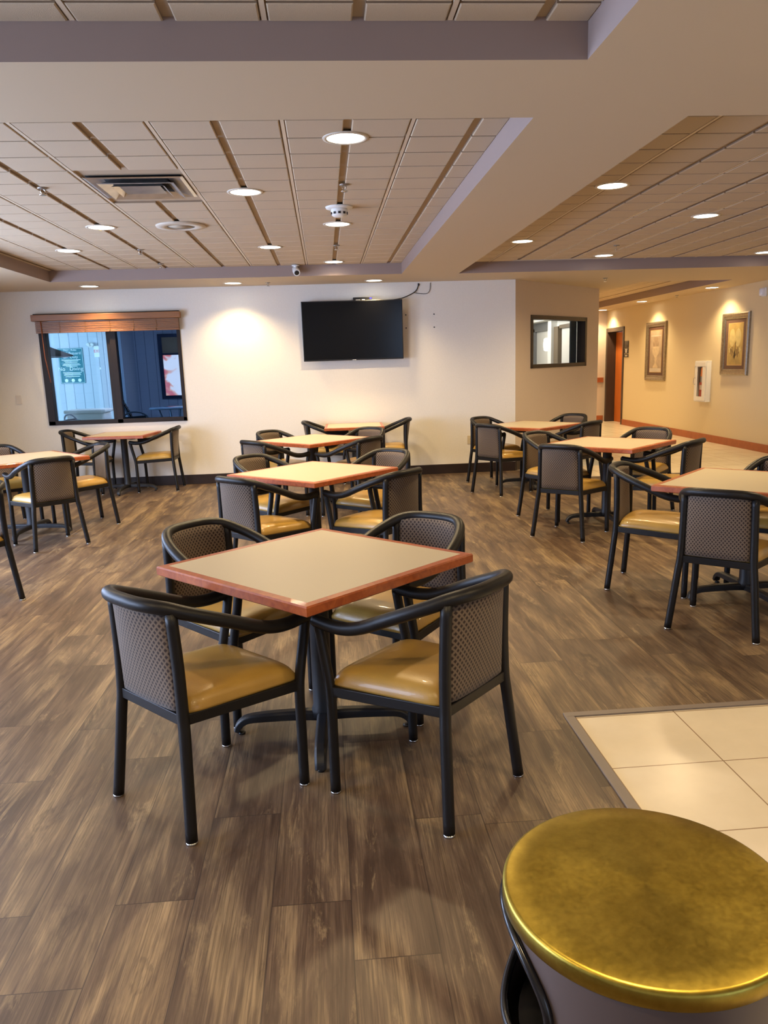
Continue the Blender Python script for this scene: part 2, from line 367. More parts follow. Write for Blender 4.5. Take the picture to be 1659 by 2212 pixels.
# baseboards and rails
def strip(name, m_, *boxes, X=None):
    b = MB()
    for q in boxes: b.box(*q, 0, X)
    return struct(b.build(name, m_, bevel=.003))
strip('baseboard_back', base_dark, (XL, 2.61, YW - .014, YW, 0, .13))
strip('baseboard_left', base_dark, (XL, XL + .014, YB, YW - .014, 0, .13))
strip('baseboard_angled', base_dark, (0.006, 2.494, -.014, 0, 0, .13), X=XA)
strip('baseboard_right', MATS['cherry_trim'], (XR - .016, XR, YB, 17.62, 0, .125))
strip('baseboard_corridor', MATS['cherry_trim'], (4.37, XR - .05, YE - .016, YE, 0, .14))
strip('trim_2', MATS['cherry_trim'], (4.37, XR - .06, YE - .03, YE, .93, 1.04))

# daylight windows out of view (left wall and front wall)
wn = 3
def plain_window(axis, a0, a1, z0, z1, pos):
    global wn
    b = MB(); t = .06
    def bx_(p0, p1, q0, q1, d0, d1, mi=0):
        if axis == 'y': b.box(pos + d0, pos + d1, p0, p1, q0, q1, mi)
        else: b.box(p0, p1, pos + d0, pos + d1, q0, q1, mi)
    for q in ((a0, a1, z0, z0 + t), (a0, a1, z1 - t, z1), (a0, a0 + t, z0 + t, z1 - t), (a1 - t, a1, z0 + t, z1 - t), ((a0 + a1) / 2 - t / 2, (a0 + a1) / 2 + t / 2, z0 + t, z1 - t)): bx_(*q, -.12, -.05)
    o = struct(b.build('window_%d' % wn, bronze)); wn += 1
    b = MB(); bx_(a0 + t, a1 - t, z0 + t, z1 - t, -.09, -.085); b.build('pane', clear_glass, o)
for a in LW: plain_window('y', *a, XL)
for a in RW: plain_window('x', *a, YB)

# ------------------------------------------------------------------ pool hall behind window_1
m = mat('painted_block', (.5, .6, .7), .7); g = NG(m); x, y, z = g.xyz()
bx2 = g.m('FRACT', g.m('DIVIDE', g.m('ADD', x, 20.06), .2)); bz2 = g.m('FRACT', g.m('DIVIDE', g.m('ADD', z, .1), .2))
vj = g.m('GREATER_THAN', g.m('ABSOLUTE', g.m('SUBTRACT', bx2, .5)), .465); hj = g.m('GREATER_THAN', g.m('ABSOLUTE', g.m('SUBTRACT', bz2, .5)), .48)
c = g.mix(g.m('MULTIPLY', vj, .65), (.55, .60, .66), (.10, .16, .24)); c = g.mix(g.m('MULTIPLY', hj, .15), c, (.2, .3, .4)); g.lk(c, g.b.inputs['Base Color'])
g.bump(g.m('MULTIPLY', g.m('MAXIMUM', vj, hj), -1.), .4, .004)
block = m; plain = mat('pool_plaster', (.5, .55, .6), .7); deck = mat('pool_deck', (.45, .45, .42), .7, var=.1)
PY = 18.0
wall_x('wall_pool_back', block, -9, 0, PY, PY + .2, 0, 3.2, [(-3.58, -2.75, .92, 2.31)])
b = MB(); b.box(-4.55, -4.1, 16.9, PY, 0, 3.2); struct(b.build('wall_pool_pier', block), 'block pier of the pool hall')
b = MB(); b.box(0, .15, YW + .16, PY + .2, 0, 3.3); struct(b.build('wall_pool_right', plain))
b = MB(); b.box(-9.2, -9, YW + .16, PY + .2, 0, 3.3); struct(b.build('wall_pool_left', plain))
b = MB(); b.box(-9.2, XL - .16, YW + .0, YW + .16, 0, 3.3); b.box(-4.76, .15, YW, YW + .16, 2.76, 3.3); struct(b.build('wall_pool_front', plain))
b = MB(); b.box(-9.2, .15, YW + .16, PY + .2, -.05, 0); struct(b.build('floor', deck), 'pale pool deck beyond the window')
b = MB(); b.box(-9.2, .15, YW, PY + .2, 3.2, 3.35); struct(b.build('ceiling', plain), 'pool hall ceiling')

# far pool window with bright banner
b = MB()
for q in ((-3.58, -2.75, .92, .99), (-3.58, -2.75, 2.24, 2.31), (-3.58, -3.50, .99, 2.24), (-2.83, -2.75, .99, 2.24), (-3.50, -2.83, 1.86, 1.90)): b.box(q[0], q[1], PY - .05, PY + .05, q[2], q[3])
o = struct(b.build('window_2', mat('navy_frame', (.02, .035, .08), .4)), 'dark framed window in the block wall of the pool hall')
b = MB(); b.box(-3.5, -2.83, PY, PY + .02, 1.90, 2.24); b.build('roller_shade', mat('tan_shade', (.45, .33, .2), .7), o)
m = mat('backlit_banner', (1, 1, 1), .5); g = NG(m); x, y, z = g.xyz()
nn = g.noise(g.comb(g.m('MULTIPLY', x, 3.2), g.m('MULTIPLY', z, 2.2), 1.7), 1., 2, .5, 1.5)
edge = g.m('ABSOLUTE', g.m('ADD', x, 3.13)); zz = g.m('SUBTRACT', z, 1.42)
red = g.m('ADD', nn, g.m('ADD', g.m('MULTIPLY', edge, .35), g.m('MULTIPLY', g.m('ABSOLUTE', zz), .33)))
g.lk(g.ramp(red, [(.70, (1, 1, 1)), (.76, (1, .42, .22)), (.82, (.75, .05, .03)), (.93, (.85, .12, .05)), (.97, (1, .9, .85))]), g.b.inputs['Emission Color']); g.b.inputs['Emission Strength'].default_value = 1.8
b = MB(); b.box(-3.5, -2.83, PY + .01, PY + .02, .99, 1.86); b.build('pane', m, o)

# ------------------------------------------------------------------ window_1 and its blind
b = MB(); t = .07
for q in ((WX0, WX1, WZ0, WZ0 + .05), (WX0, WX1, WZ1 - .06, WZ1), (WX0, WX0 + .085, WZ0, WZ1), (WX1 - .045, WX1, WZ0, WZ1), (-2.775, -2.70, WZ0, WZ1)): b.box(q[0], q[1], YW - .012, YW + .11, q[2], q[3])
w1 = struct(b.build('window_1', bronze, bevel=.003), 'dark framed two-pane window looking into the pool hall')
b = MB(); b.box(-2.83, -2.775, YW + .03, YW + .08, WZ0 + .05, WZ1 - .06); b.build('sash', bronze, w1)
b = MB(); b.box(WX0 + .085, -2.775, YW + .05, YW + .055, WZ0 + .05, WZ1 - .06); b.build('pane', clear_glass, w1)
b = MB(); b.box(-2.70, WX1 - .045, YW + .05, YW + .055, WZ0 + .05, WZ1 - .06); b.build('pane', screen_glass, w1)['label'] = 'darker screened pane'
bl = thing('window_blind', 'brown wooden blind raised to the top of the pool window', 'blind', (-2.765, YW - .02, 2.04))
b = MB(); b.box(-.945, .935, -.09, .0, .155, .235); b.build('valance', MATS['blind_wood'], bl, bevel=.006)
b = MB(); b.box(-.92, .92, -.07, -.005, .235, .247); b.build('headrail', bronze, bl)
b = MB()
for k in range(9):
    zz = .031 + k * .0135; b.box(-.905, .905, -.068 + .005 * (k % 2), -.012, zz, zz + .0112)
b.build('slat_stack', MATS['blind_wood'], bl)
b = MB(); b.box(-.905, .905, -.066, -.014, .005, .028); b.build('bottom_rail', MATS['blind_wood'], bl, bevel=.003)
for xx in (-.6, -.28, .03, .33, .62):
    b = MB(); b.tube([(xx, -.072, .15), (xx + .004, -.075, .06), (xx - .006, -.074, .03)], .0022, 6); b.lathe([(0, .008), (.007, .012), (.007, .022), (0, .028)], (xx - .006, -.075, 0), 8); b.build('cord', mat('blind_cord', (.25, .12, .04), .6), bl)
b = MB(); b.tube([(-.83, -.082, .15), (-.825, -.08, -.3), (-.79, -.07, -.62)], .005, 8); b.build('wand', MATS['cherry_trim'], bl)

# ------------------------------------------------------------------ pool hall contents
def text(name, body, size, X, m_, parent, ext=.001):
    cu = bpy.data.curves.new(name, 'FONT'); cu.body = body; cu.size = size; cu.align_x = 'CENTER'; cu.extrude = ext
    tmp = bpy.data.objects.new(name, cu); COL.objects.link(tmp); bpy.context.view_layer.update()
    me = bpy.data.meshes.new_from_object(tmp); bpy.data.objects.remove(tmp)
    me.transform(X); me.materials.clear(); me.materials.append(m_)
    o = bpy.data.objects.new(name, me); COL.objects.link(o); o.parent = parent; return o
RX = Matrix.Rotation(PI / 2, 4, 'X')
sg = thing('pool_rules_sign', 'teal pool rules sign reading No Diving on the block wall', 'sign', (-5.455, PY - .012, 1.32))
b = MB(); b.box(-.26, .26, 0, .01, 0, .75); b.build('panel', mat('teal_sign', (.03, .20, .24), .4), sg)
wt = mat('sign_white', (.75, .9, .9), .5)
b = MB()
for q in ((-.25, .25, .012, .018), (-.25, .25, .732, .738), (-.25, -.244, .012, .738), (.244, .25, .012, .738)): b.box(q[0], q[1], -.003, 0, q[2], q[3])
b.build('border', wt, sg)
for body, size, zz in (('Pool Rules', .055, .69), ('No Lifeguard', .083, .615), ('on Duty', .083, .535), ('No Diving', .112, .275)):
    ws = body.split(); tot = sum(len(w_) for w_ in ws) + len(ws) - 1; pos = 0
    for w_ in ws:
        cxx = ((pos + len(w_) / 2) - tot / 2) * size * .55; pos += len(w_) + 1
        text('lettering', w_, size, Matrix.Translation((cxx, -.004, zz)) @ RX, wt, sg)
b = MB()
for zz, wd in ((.495, .2), (.47, .15), (.44, .13), (.41, .17), (.385, .19), (.36, .12), (.225, .2), (.2, .17), (.175, .18), (.14, .15)): b.box(-wd, wd, -.003, 0, zz, zz + .012)
b.build('small_print', wt, sg)
for xx in (-.14, 0, .14):
    b = MB(); b.lathe([(.036, 0), (.036, .003)], n=20, X=Matrix.Translation((xx, 0, .065)) @ RX); b.build('pictogram', wt, sg)
ex = thing('exit_sign', 'white lit emergency sign with red lettering on block wall', 'sign', (-4.86, PY - .05, 1.86))
b = MB(); b.box(-.085, .085, 0, .05, 0, .24); b.build('housing', mat('sign_housing', (.85, .85, .85), .5), ex, bevel=.008)
text('lettering', 'EXIT', .085, Matrix.Translation((.0, -.002, .10)) @ RX, mat('sign_red', (.75, .02, .05), .5), ex)
em = thing('emergency_lamp', 'small white twin emergency lamp above the exit sign', 'lamp', (-5.0, PY - .06, 2.12))
b = MB(); b.box(-.05, .05, 0, .06, -.05, .05); b.build('housing', white_pl, em, bevel=.01)
for s_ in (-.04, .045):
    b = MB(); b.lathe([(.015, 0), (.035, .05), (.03, .055)], n=16, X=Matrix.Translation((s_, -.0, .03)) @ Matrix.Rotation(PI / 2 + .5, 4, 'X')); b.build('lamp_head', white_pl, em)
pp = thing('standpipe', 'white upright pipe fixed to the block wall by the pool', 'pipe', (-4.80, PY - .06, 0))
b = MB(); b.tube([(-.05, 0, 1.62), (0, 0, 1.62), (.01, 0, 1.55), (.02, 0, .7), (.02, 0, 0)], .028, 10); b.build('pipe', white_pl, pp)
for zz in (.9, 1.3):
    b = MB(); b.box(-.03, .07, .02, .06, zz, zz + .03); b.build('bracket', white_pl, pp)
um = thing('patio_umbrella', 'grey patio umbrella seen through the pool window', 'umbrella', (-5.45, 13.6, 0))
n = 8; vs = [(0, 0, 2.36)] + [(1.38 * math.cos(2 * PI * k / n), 1.38 * math.sin(2 * PI * k / n), 1.82) for k in range(n)]
b = MB(); b.add(vs, [(0, 1 + k, 1 + (k + 1) % n) for k in range(n)]); b.add([(x, y, z - .01) for x, y, z in vs], [(0, 1 + (k + 1) % n, 1 + k) for k in range(n)])
b.build('canopy', mat('umbrella_cloth', (.09, .075, .08), .8), um)
b = MB(); b.tube([(0, 0, 0), (0, 0, 2.42)], .02, 10); b.build('pole', chrome, um)
b = MB(); b.lathe([(.25, 0), (.25, .05), (.05, .1), (.03, .25)], n=24); b.build('base', black_pl, um)
st = thing('storage_bin', 'white lidded bin beside the pool hall wall', 'bin', (-4.22, 14.6, 0))
b = MB(); b.box(-.33, .33, -.25, .25, 0, .84); b.build('body', white_pl, st, bevel=.03)
b = MB(); b.box(-.36, .36, -.28, .28, .84, .9); b.build('lid', white_pl, st, bevel=.02)
grey_tube = mat('patio_tube', (.32, .40, .48), .3, .7); sling = mat('sling_mesh', (.05, .06, .08), .7)
def patio_chair(x, y, rz, lab):
    t = thing('patio_chair', lab, 'chair', (x, y, 0), rz, 'patio chairs in the pool hall')
    for s_ in (-.25, .25):
        b = MB(); b.tube(spline([(s_, .3, 0), (s_, .3, .45), (s_, .24, .68), (s_, .05, .76), (s_, -.22, .64), (s_, -.3, .3), (s_, -.36, 0)], 6), .014, 8); b.build('side_frame', grey_tube, t)
    b = MB(); b.tube(spline([(-.22, -.2, .42), (-.22, -.34, .8), (0, -.38, .90), (.22, -.34, .8), (.22, -.2, .42)], 6), .013, 8); b.build('back_frame', grey_tube, t)
    b = MB(); b.box(-.22, .22, -.22, .26, .42, .435); b.box(-.2, .2, -.01, .01, 0, .42, 0, Matrix.Translation((0, -.24, .43)) @ Matrix.Rotation(.32, 4, 'X')); b.build('sling', sling, t)
patio_chair(-4.30, 13.5, -1.9, 'metal patio chair with curved arm at lower left of window')
patio_chair(-3.66, 12.8, -1.7, 'metal patio chair with curved arm beside the window mullion')
patio_chair(-2.80, 12.7, -2.4, 'metal patio chair in front of the dark lounge chair')
lo = thing('lounge_chair', 'dark slatted high-back patio lounger behind the screened pane', 'chair', (-2.95, 13.6, 0), .2)
Xl = Matrix.Translation((-.12, .1, .38)) @ Matrix.Rotation(-.42, 4, 'Y')
b = MB(); b.box(-.02, .02, -.24, .24, 0, .9, 0, Xl); b.box(-.1, .6, -.24, .24, .36, .39)
for k in range(14): b.box(.02, .027, -.24, .24, .03 + k * .062, .055 + k * .062, 0, Xl)
b.build('sling', mat('lounger_sling', (.012, .012, .016), .6), lo)
for s_ in (-.26, .26):
    b = MB(); b.tube(spline([Xl @ Vector((0, s_ - .0, .92)), Xl @ Vector((0, s_, .3)), (0, s_ + .1, .36), (.62, s_ + .1, .37), (.66, s_ + .1, 0)], 6), .015, 8); b.build('side_frame', grey_tube, lo)
    b = MB(); b.tube([(-.1, s_ + .1, .38), (-.2, s_ + .1, 0)], .015, 8); b.build('leg', grey_tube, lo)
pt = thing('patio_table', 'round pale glass-topped patio table behind the screened pane', 'table', (-2.78, 15.0, 0))
b = MB(); b.lathe([(.46, .84), (.47, .86), (.45, .875), (.02, .875)], n=36); b.build('tabletop', mat('pale_glass', (.35, .5, .6), .1), pt)
for k in range(4):
    a = k * PI / 2 + .5; b = MB(); b.tube(spline([(.4 * math.cos(a), .4 * math.sin(a), 0), (.2 * math.cos(a), .2 * math.sin(a), .45), (.3 * math.cos(a), .3 * math.sin(a), .84)], 6), .016, 8); b.build('leg', grey_tube, pt)

# ------------------------------------------------------------------ interior window in the angled wall and the office behind
b = MB()
for q in ((s0, s1, z0, z0 + .055), (s0, s1, z1 - .055, z1), (s0, s0 + .055, z0, z1), (s1 - .055, s1, z0, z1)): b.box(q[0], q[1], -.012, .13, q[2], q[3], 0, XA)
w2 = struct(b.build('window_6' if False else 'window_%d' % wn, mat('dark_wood_frame', (.035, .022, .016), .4), bevel=.004), 'dark framed interior window in the angled wall')
b = MB(); b.box(s0 + .05, s1 - .05, .05, .055, z0 + .05, z1 - .05, 0, XA); b.build('pane', clear_glass, w2)
b = MB(); b.box(s1 - .24, s1 - .056, .135, .16, z0 + .02, z1 - .02, 0, XA); b.build('sliding_panel', mat('slate_blue_paint', (.035, .05, .075), .4), w2)
office = mat('office_paint', (.72, .71, .68), .7); grey_fr = mat('grey_frame', (.16, .16, .165), .5); wood_fr = mat('brown_frame', (.16, .12, .08), .5)
XI = 4.249
b = MB(); b.box(.15, 4.25, 16.6, 16.75, 0, 2.9); struct(b.build('wall_office_back', office))
b = MB(); b.box(.15, 4.37, YW, 16.75, 2.58, 2.62); b.box(XI - .25, XI, 12.7, 16.6, 2.2, 2.58); struct(b.build('ceiling', office), 'white ceiling and bulkhead of the office')
b = MB(); b.box(XI - .01, XI, 12.7, 16.6, 0, 2.58); struct(b.build('wall_office_right', office))
b = MB(); b.box(.15, 2.2, YW + .16, 16.6, -.05, 0); b.box(2.2, 4.25, YW + .16, 16.6, .001, .004); struct(b.build('floor', deck), 'office floor behind the angled wall')
b = MB(); b.box(XI - .06, XI - .01, 15.85, 16.15, 0, 2.10); b.box(XI - .06, XI - .01, 14.75, 16.15, 2.04, 2.2); struct(b.build('trim_3', grey_fr), 'grey door frame inside the office')
b = MB(); b.box(XI - .08, XI - .01, 14.17, 14.43, 0, 2.08); b.box(XI - .06, XI - .01, 13.5, 14.17, 2.04, 2.1); struct(b.build('trim_4', wood_fr), 'brown door frame inside the office')
b = MB(); b.box(XI - .12, XI - .01, 14.46, 14.68, 0, 2.2); struct(b.build('trim_5', mat('white_gloss', (.85, .85, .82), .4)), 'white post inside the office')
sc = thing('wall_sconce', 'small glowing wall sconce seen through the interior window', 'lamp', (XI - .012, 14.86, 1.66))
b = MB(); b.lathe([(.03, 0), (.06, .02), (.07, .12), (.06, .22), (.03, .24)], (-.07, 0, 0), 16); b.build('shade', mat('sconce_glow', (1, .9, .7), .5, emit=(1, .85, .6), estr=3.), sc)
b = MB(); b.box(-.03, 0, -.02, .02, .08, .16); b.build('bracket', chrome, sc)
nb = MB(); nb.box(XI - .025, XI - .012, 13.55, 13.66, 1.55, 1.8); tag(nb.build('notice_board', mat('notice_grey', (.45, .47, .5), .6)), 'small grey notice on the office wall behind interior window', 'notice')
ol = bpy.data.lights.new('office_light', 'POINT'); ol.energy = 75; ol.color = (1, .93, .84); ol.shadow_soft_size = .25
oo = bpy.data.objects.new('office_light', ol); COL.objects.link(oo); oo.location = (3.1, 14.3, 2.3)

# ------------------------------------------------------------------ corridor door, signs, pictures
b = MB(); fr = mat('door_frame_brown', (.055, .035, .028), .45)
for q in ((17.62, 17.69, 0, 2.17), (18.655, 18.75, 0, 2.17), (17.69, 18.655, 2.08, 2.17)): b.box(XR - .02, XR + .24, q[0], q[1], q[2], q[3])
o = struct(b.build('trim_6', fr, bevel=.003), 'dark brown steel door frame in the corridor')
b = MB(); b.box(XR + .19, XR + .235, 17.695, 18.65, .004, 2.075); d1 = struct(b.build('door_1', MATS['door_veneer']), 'orange wood corridor door')
b = MB(); b.tube([(XR + .19, 17.76, 1.0), (XR + .14, 17.76, 1.0), (XR + .14, 17.88, 1.0)], .011, 8); b.build('door_handle', chrome, d1)
YX = Matrix.Rotation(-PI / 2, 4, 'Z')     # local x -> -y : reading direction on the right wall
def on_right(y, z, d=0.): return Matrix.Translation((XR - d, y, z)) @ Matrix.Rotation(-PI / 2, 4, 'Z') @ RX
dk = mat('sign_brown', (.03, .018, .014), .5); lt = mat('sign_light', (.65, .6, .52), .5)
for zz, hh, lab in ((1.70, .15, 'small dark door sign, topmost of three beside corridor door'), (1.58, .11, 'small dark sign with white shirt shape, middle of three by corridor door'), (1.50, .065, 'small dark sign, lowest of three beside corridor door')):
    t = thing('door_sign', lab, 'sign', (XR - .012, 17.47, zz), 0, 'door signs beside the corridor door')
    b = MB(); b.box(0, .01, -.12, .12, 0, hh); b.build('plate', dk, t, bevel=.003)
    b = MB()
    if hh == .15:
        for k in range(4): b.box(-.002, 0, -.08, .08, .03 + k * .03, .04 + k * .03)
        b.build('lettering', mat('sign_mid', (.16, .13, .1), .5), t)
    elif hh == .11:
        b.prism([(-.075, .02), (-.045, .03), (-.045, -.04), (.045, -.04), (.045, .03), (.075, .02), (.06, .045), (-.06, .045)], 0, .002, Matrix.Translation((0, 0, .055)) @ Matrix.Rotation(-PI / 2, 4, 'Z') @ RX); b.build('pictogram', lt, t)
    else:
        b.box(-.002, 0, -.07, -.02, .018, .045); b.box(-.002, 0, 0, .06, .018, .045); b.build('lettering', lt, t)
frame_silver = mat('pewter_frame', (.34, .30, .24), .28, .85, var=.2, vscale=30); mat_brown = mat('mat_board', (.11, .045, .03), .8); fillet = mat('gold_fillet', (.75, .5, .2), .35, .4)
def picture(lab, y0, y1, z0, z1, art):
    W_, H_ = y1 - y0, z1 - z0; t = thing('framed_picture', lab, 'picture', (XR, (y0 + y1) / 2, z0))
    X = Matrix.Rotation(-PI / 2, 4, 'Z') @ RX   # local (u right as seen, v up, out = +z toward room after flip)
    def P(u, v, d): return (-d, -u, v)
    h = W_ / 2
    b = MB()   # mitred profile frame
    prof = [(0, .0), (0, .03), (.02, .045), (.045, .040), (.065, .028), (.085, .030), (.10, .018), (.10, .0)]
    cs = [(-h, 0, 1, 1), (h, 0, -1, 1), (h, H_, -1, -1), (-h, H_, 1, -1)]
    vs = [P(u + su * w_, v + sv * w_, d) for u, v, su, sv in cs for w_, d in prof]; n = len(prof)
    b.add(vs, [(i * n + k, ((i + 1) % 4) * n + k, ((i + 1) % 4) * n + k + 1, i * n + k + 1) for i in range(4) for k in range(n - 1)]); b.build('frame', frame_silver, t)
    def rect(name, u0, u1, v0, v1, d0, d1, m_, par=t):
        b = MB(); b.box(-d1, -d0, -u1, -u0, v0, v1); return b.build(name, m_, par)
    rect('mat_board', -h + .09, h - .09, .09, H_ - .09, .002, .012, mat_brown)
    iu = h - .20; v0, v1 = .17, H_ - .17
    rect('fillet', -iu - .012, iu + .012, v0 - .012, v1 + .012, .012, .0145, fillet)
    pr = rect('print', -iu, iu, v0, v1, .0145, .016, art[0])
    XX = Matrix.Translation((-.016, 0, 0)) @ Matrix.Rotation(-PI / 2, 4, 'Z') @ RX
    for nm, poly, m_ in art[1](iu, v0, v1):
        b = MB(); b.prism(poly, 0, .0012, XX); b.build(nm, m_, pr)
    rect('glazing', -h + .095, h - .095, .095, H_ - .095, .019, .021, pic_glass)
urn_bg = mat('print_taupe', (.50, .38, .27), .7, var=.25, vscale=5); urn_c = mat('print_ivory', (.66, .52, .35), .7, var=.2, vscale=12); urn_d = mat('print_shade', (.42, .30, .20), .7, var=.2, vscale=12); lilac = mat('print_pale', (.66, .58, .50), .7, var=.1, vscale=8)
def mirror(p): return p + [(-x, y) for x, y in reversed(p)]
def art_urn(iu, v0, v1):
    H_ = v1 - v0; q = lambda pts: [(x * iu, v0 + y * H_) for x, y in mirror(pts)]
    return [('plinth', q([(1, 0), (1, .09)]), lilac), ('band', q([(.86, .865), (.86, .885)]), lilac),
            ('urn', q([(.42, .09), (.42, .14), (.30, .16), (.13, .22), (.10, .27), (.24, .31), (.13, .34), (.24, .385), (.52, .44), (.62, .52), (.56, .56), (.62, .60), (.52, .615)]), urn_c),
            ('fruit', q([(.44, .62), (.52, .70), (.40, .76), (.48, .82), (.22, .85)]), urn_d)]
leaf_bg = mat('print_gold', (.50, .34, .09), .7, var=.3, vscale=6); leaf_c = mat('print_petal', (.66, .52, .20), .7, var=.15, vscale=14); leaf_d = mat('print_olive', (.26, .16, .045), .7, var=.3, vscale=20)
def art_leaf(iu, v0, v1):
    H_ = v1 - v0; out = []
    for s_, n_ in ((-.42, 'petal'), (.38, 'petal')):
        out.append((n_, [((s_ + .40 * math.cos(a)) * iu, v0 + (.66 + .22 * math.sin(a)) * H_) for a in [k * PI / 12 for k in range(24)]], leaf_c))
    out.append(('stem', [(-.1 * iu, v0 + .16 * H_), (.08 * iu, v0 + .16 * H_), (.16 * iu, v0 + .6 * H_), (.02 * iu, v0 + .52 * H_)], leaf_d))
    for cx_, cy_, r in ((-.45, .33, .2), (.35, .30, .22), (.7, .36, .14), (-.7, .36, .13), (-.05, .24, .2)):
        out.append(('foliage', [((cx_ + r * (1 + .35 * math.cos(5 * a)) * math.cos(a)) * iu, v0 + (cy_ + .45 * r * (1 + .35 * math.cos(5 * a)) * math.sin(a)) * H_) for a in [k * PI / 15 for k in range(30)]], leaf_d if r > .15 else leaf_c))
    return out
picture('tall framed print of a stone urn nearer the corridor door', 15.38, 16.34, 1.02, 2.175, (urn_bg, art_urn))
picture('framed golden floral print to the right of the defibrillator cabinet', 12.28, 13.14, 1.16, 2.155, (leaf_bg, art_leaf))
cb = thing('defibrillator_cabinet', 'white wall cabinet with narrow glass door and red device inside', 'cabinet', (XR, 13.72, .69))
b = MB(); D = .085
for q in ((-.22, .22, 0, .03), (-.22, .22, .68, .71), (-.22, -.19, .03, .68), (.19, .22, .03, .68)): b.box(-D, 0, q[0], q[1], q[2], q[3])
b.box(-.012, 0, -.19, .19, .03, .68); b.build('case', white_pl, cb, bevel=.004)
b = MB()
for q in ((-.2, .2, .02, .09), (-.2, .2, .61, .69), (-.2, -.09, .09, .61), (.11, .2, .09, .61)): b.box(-D - .014, -D, q[0], q[1], q[2], q[3])
dr = b.build('cabinet_door', white_pl, cb, bevel=.003)
b = MB(); b.box(-D - .006, -D - .003, -.09, .11, .09, .61); b.build('pane', pic_glass, dr)
b = MB(); b.tube([(-D - .014, .17, .30), (-D - .045, .17, .30), (-D - .045, .17, .41), (-D - .014, .17, .41)], .006, 8); b.build('handle', chrome, dr)
b = MB(); b.box(-.016, -.012, -.19, .19, .03, .68); b.build('back_panel', mat('cabinet_inside', (.14, .09, .07), .6), cb)
df = thing('defibrillator', 'orange and red device inside the white wall cabinet', 'device', (XR - .02, 13.70, .73))
b = MB(); b.box(-.055, 0, -.09, .08, 0, .3); b.build('case', mat('device_red', (.40, .03, .02), .4), df, bevel=.01)
b = MB(); b.box(-.058, -.055, -.05, .05, .17, .25); b.build('sticker', lt, df)
b = MB(); b.prism([(-.07, 0), (.07, 0), (.05, .14), (.0, .17), (-.05, .14)], 0, .04, Matrix.Translation((-.01, -.01, .40)) @ Matrix.Rotation(-PI / 2, 4, 'Z') @ RX); b.build('grip', mat('device_orange', (.9, .25, .03), .4), df, bevel=.006)
b = MB(); b.box(-.05, 0, -.05, .05, .3, .40); b.build('neck', mat('device_grey', (.3, .3, .33), .4), df, bevel=.008)
sb = thing('alarm_strobe', 'white wall alarm strobe high at the right edge', 'alarm', (XR, 11.93, 2.34))
b = MB(); b.box(-.03, 0, -.06, .06, 0, .13); b.build('housing', white_pl, sb, bevel=.006)
b = MB(); b.lathe([(.04, -.03), (.045, 0), (.045, .05), (.04, .08)], (-.045, .0, .04), 16); b.build('lens', mat('strobe_lens', (.8, .8, .85), .15), sb)

# ------------------------------------------------------------------ back wall items
tv = thing('television', 'large black flat television mounted on the back wall', 'television', (.40, YW - .10, 1.585))
Xt = Matrix.Rotation(.035, 4, 'X')
b = MB(); b.box(-.664, .664, -.02, .025, 0, .765, 0, Xt); b.build('bezel', black_pl, tv, bevel=.004)
b = MB(); b.box(-.652, .652, -.0215, -.0195, .018, .753, 0, Xt); b.build('screen', screen_m, tv)
b = MB(); b.box(-.02, .03, -.024, -.02, .003, .010, 0, Xt); b.build('badge', mat('badge_grey', (.5, .5, .52), .4), tv)
b = MB(); b.box(-.25, .25, .025, .098, .2, .55); b.build('wall_bracket', black_pl, tv)
bxo = thing('cable_box', 'small black box tucked behind the top of the television', 'box', (.545, YW - .05, 2.335))
b = MB(); b.box(-.125, .125, -.045, .045, 0, .055); b.build('case', black_pl, bxo, bevel=.004)
b = MB(); b.box(-.09, -.03, -.047, -.045, .008, .026); b.box(-.01, .03, -.047, -.045, .012, .03); b.build('sticker', white_pl, bxo)
b = MB(); b.box(.09, .12, -.047, -.045, .03, .05); b.build('indicator', mat('blue_led', (.05, .05, .5), .4), bxo)
b = MB(); b.tube(spline([(.65, YW - .07, 2.352), (.85, YW - .06, 2.345), (1.05, YW - .03, 2.365), (1.2, YW - .02, 2.42), (1.27, YW - .012, 2.47), (1.30, YW - .006, 2.54)], 8), .006, 8); b.tube([(1.30, YW - .012, 2.53), (1.30, YW, 2.55)], .012, 8)
tag(b.build('cable', black_pl), 'thick black cable looping up from the television to the ceiling', 'cable')
b = MB(); b.tube(spline([(1.225, YW - .012, 2.44), (1.30, YW - .01, 2.425), (1.40, YW - .01, 2.42), (1.445, YW - .01, 2.46), (1.46, YW - .006, 2.56)], 8), .0035, 6); tag(b.build('cable', black_pl), 'thin black cable branching right of the thick television cable', 'cable')
for xx, zz, l2 in ((1.12, 2.155, 'upper left'), (1.50, 2.155, 'upper right'), (1.12, 1.985, 'lower left'), (1.50, 1.985, 'lower right')):
    b = MB(); b.lathe([(.009, 0), (.008, .004), (.004, .006)], n=10, X=Matrix.Translation((xx, YW, zz)) @ RX); tag(b.build('wall_anchor', black_pl), l2 + ' of four dark wall anchors right of the television', 'anchor', 'wall anchors beside the television')
def plate(lab, x, z, m_, name, cat):
    t = thing(name, lab, cat, (x, YW, z)); b = MB(); b.box(-.036, .036, -.006, 0, -.058, .058); b.build('cover_plate', m_, t, bevel=.002)
    return t
t = plate('blank cream switch plate on the wall left of pool window', -4.02, 1.215, mat('cream_plate', (.66, .60, .52), .4), 'switch_plate', 'switch')
t = plate('almond wall outlet low beside the right row of chairs', 1.97, .455, alm, 'wall_outlet', 'outlet')
for zz in (-.022, .022):
    b = MB(); b.lathe([(.017, 0), (.016, .003)], n=16, X=Matrix.Translation((0, -.005, zz)) @ RX); b.build('socket', alm, t)

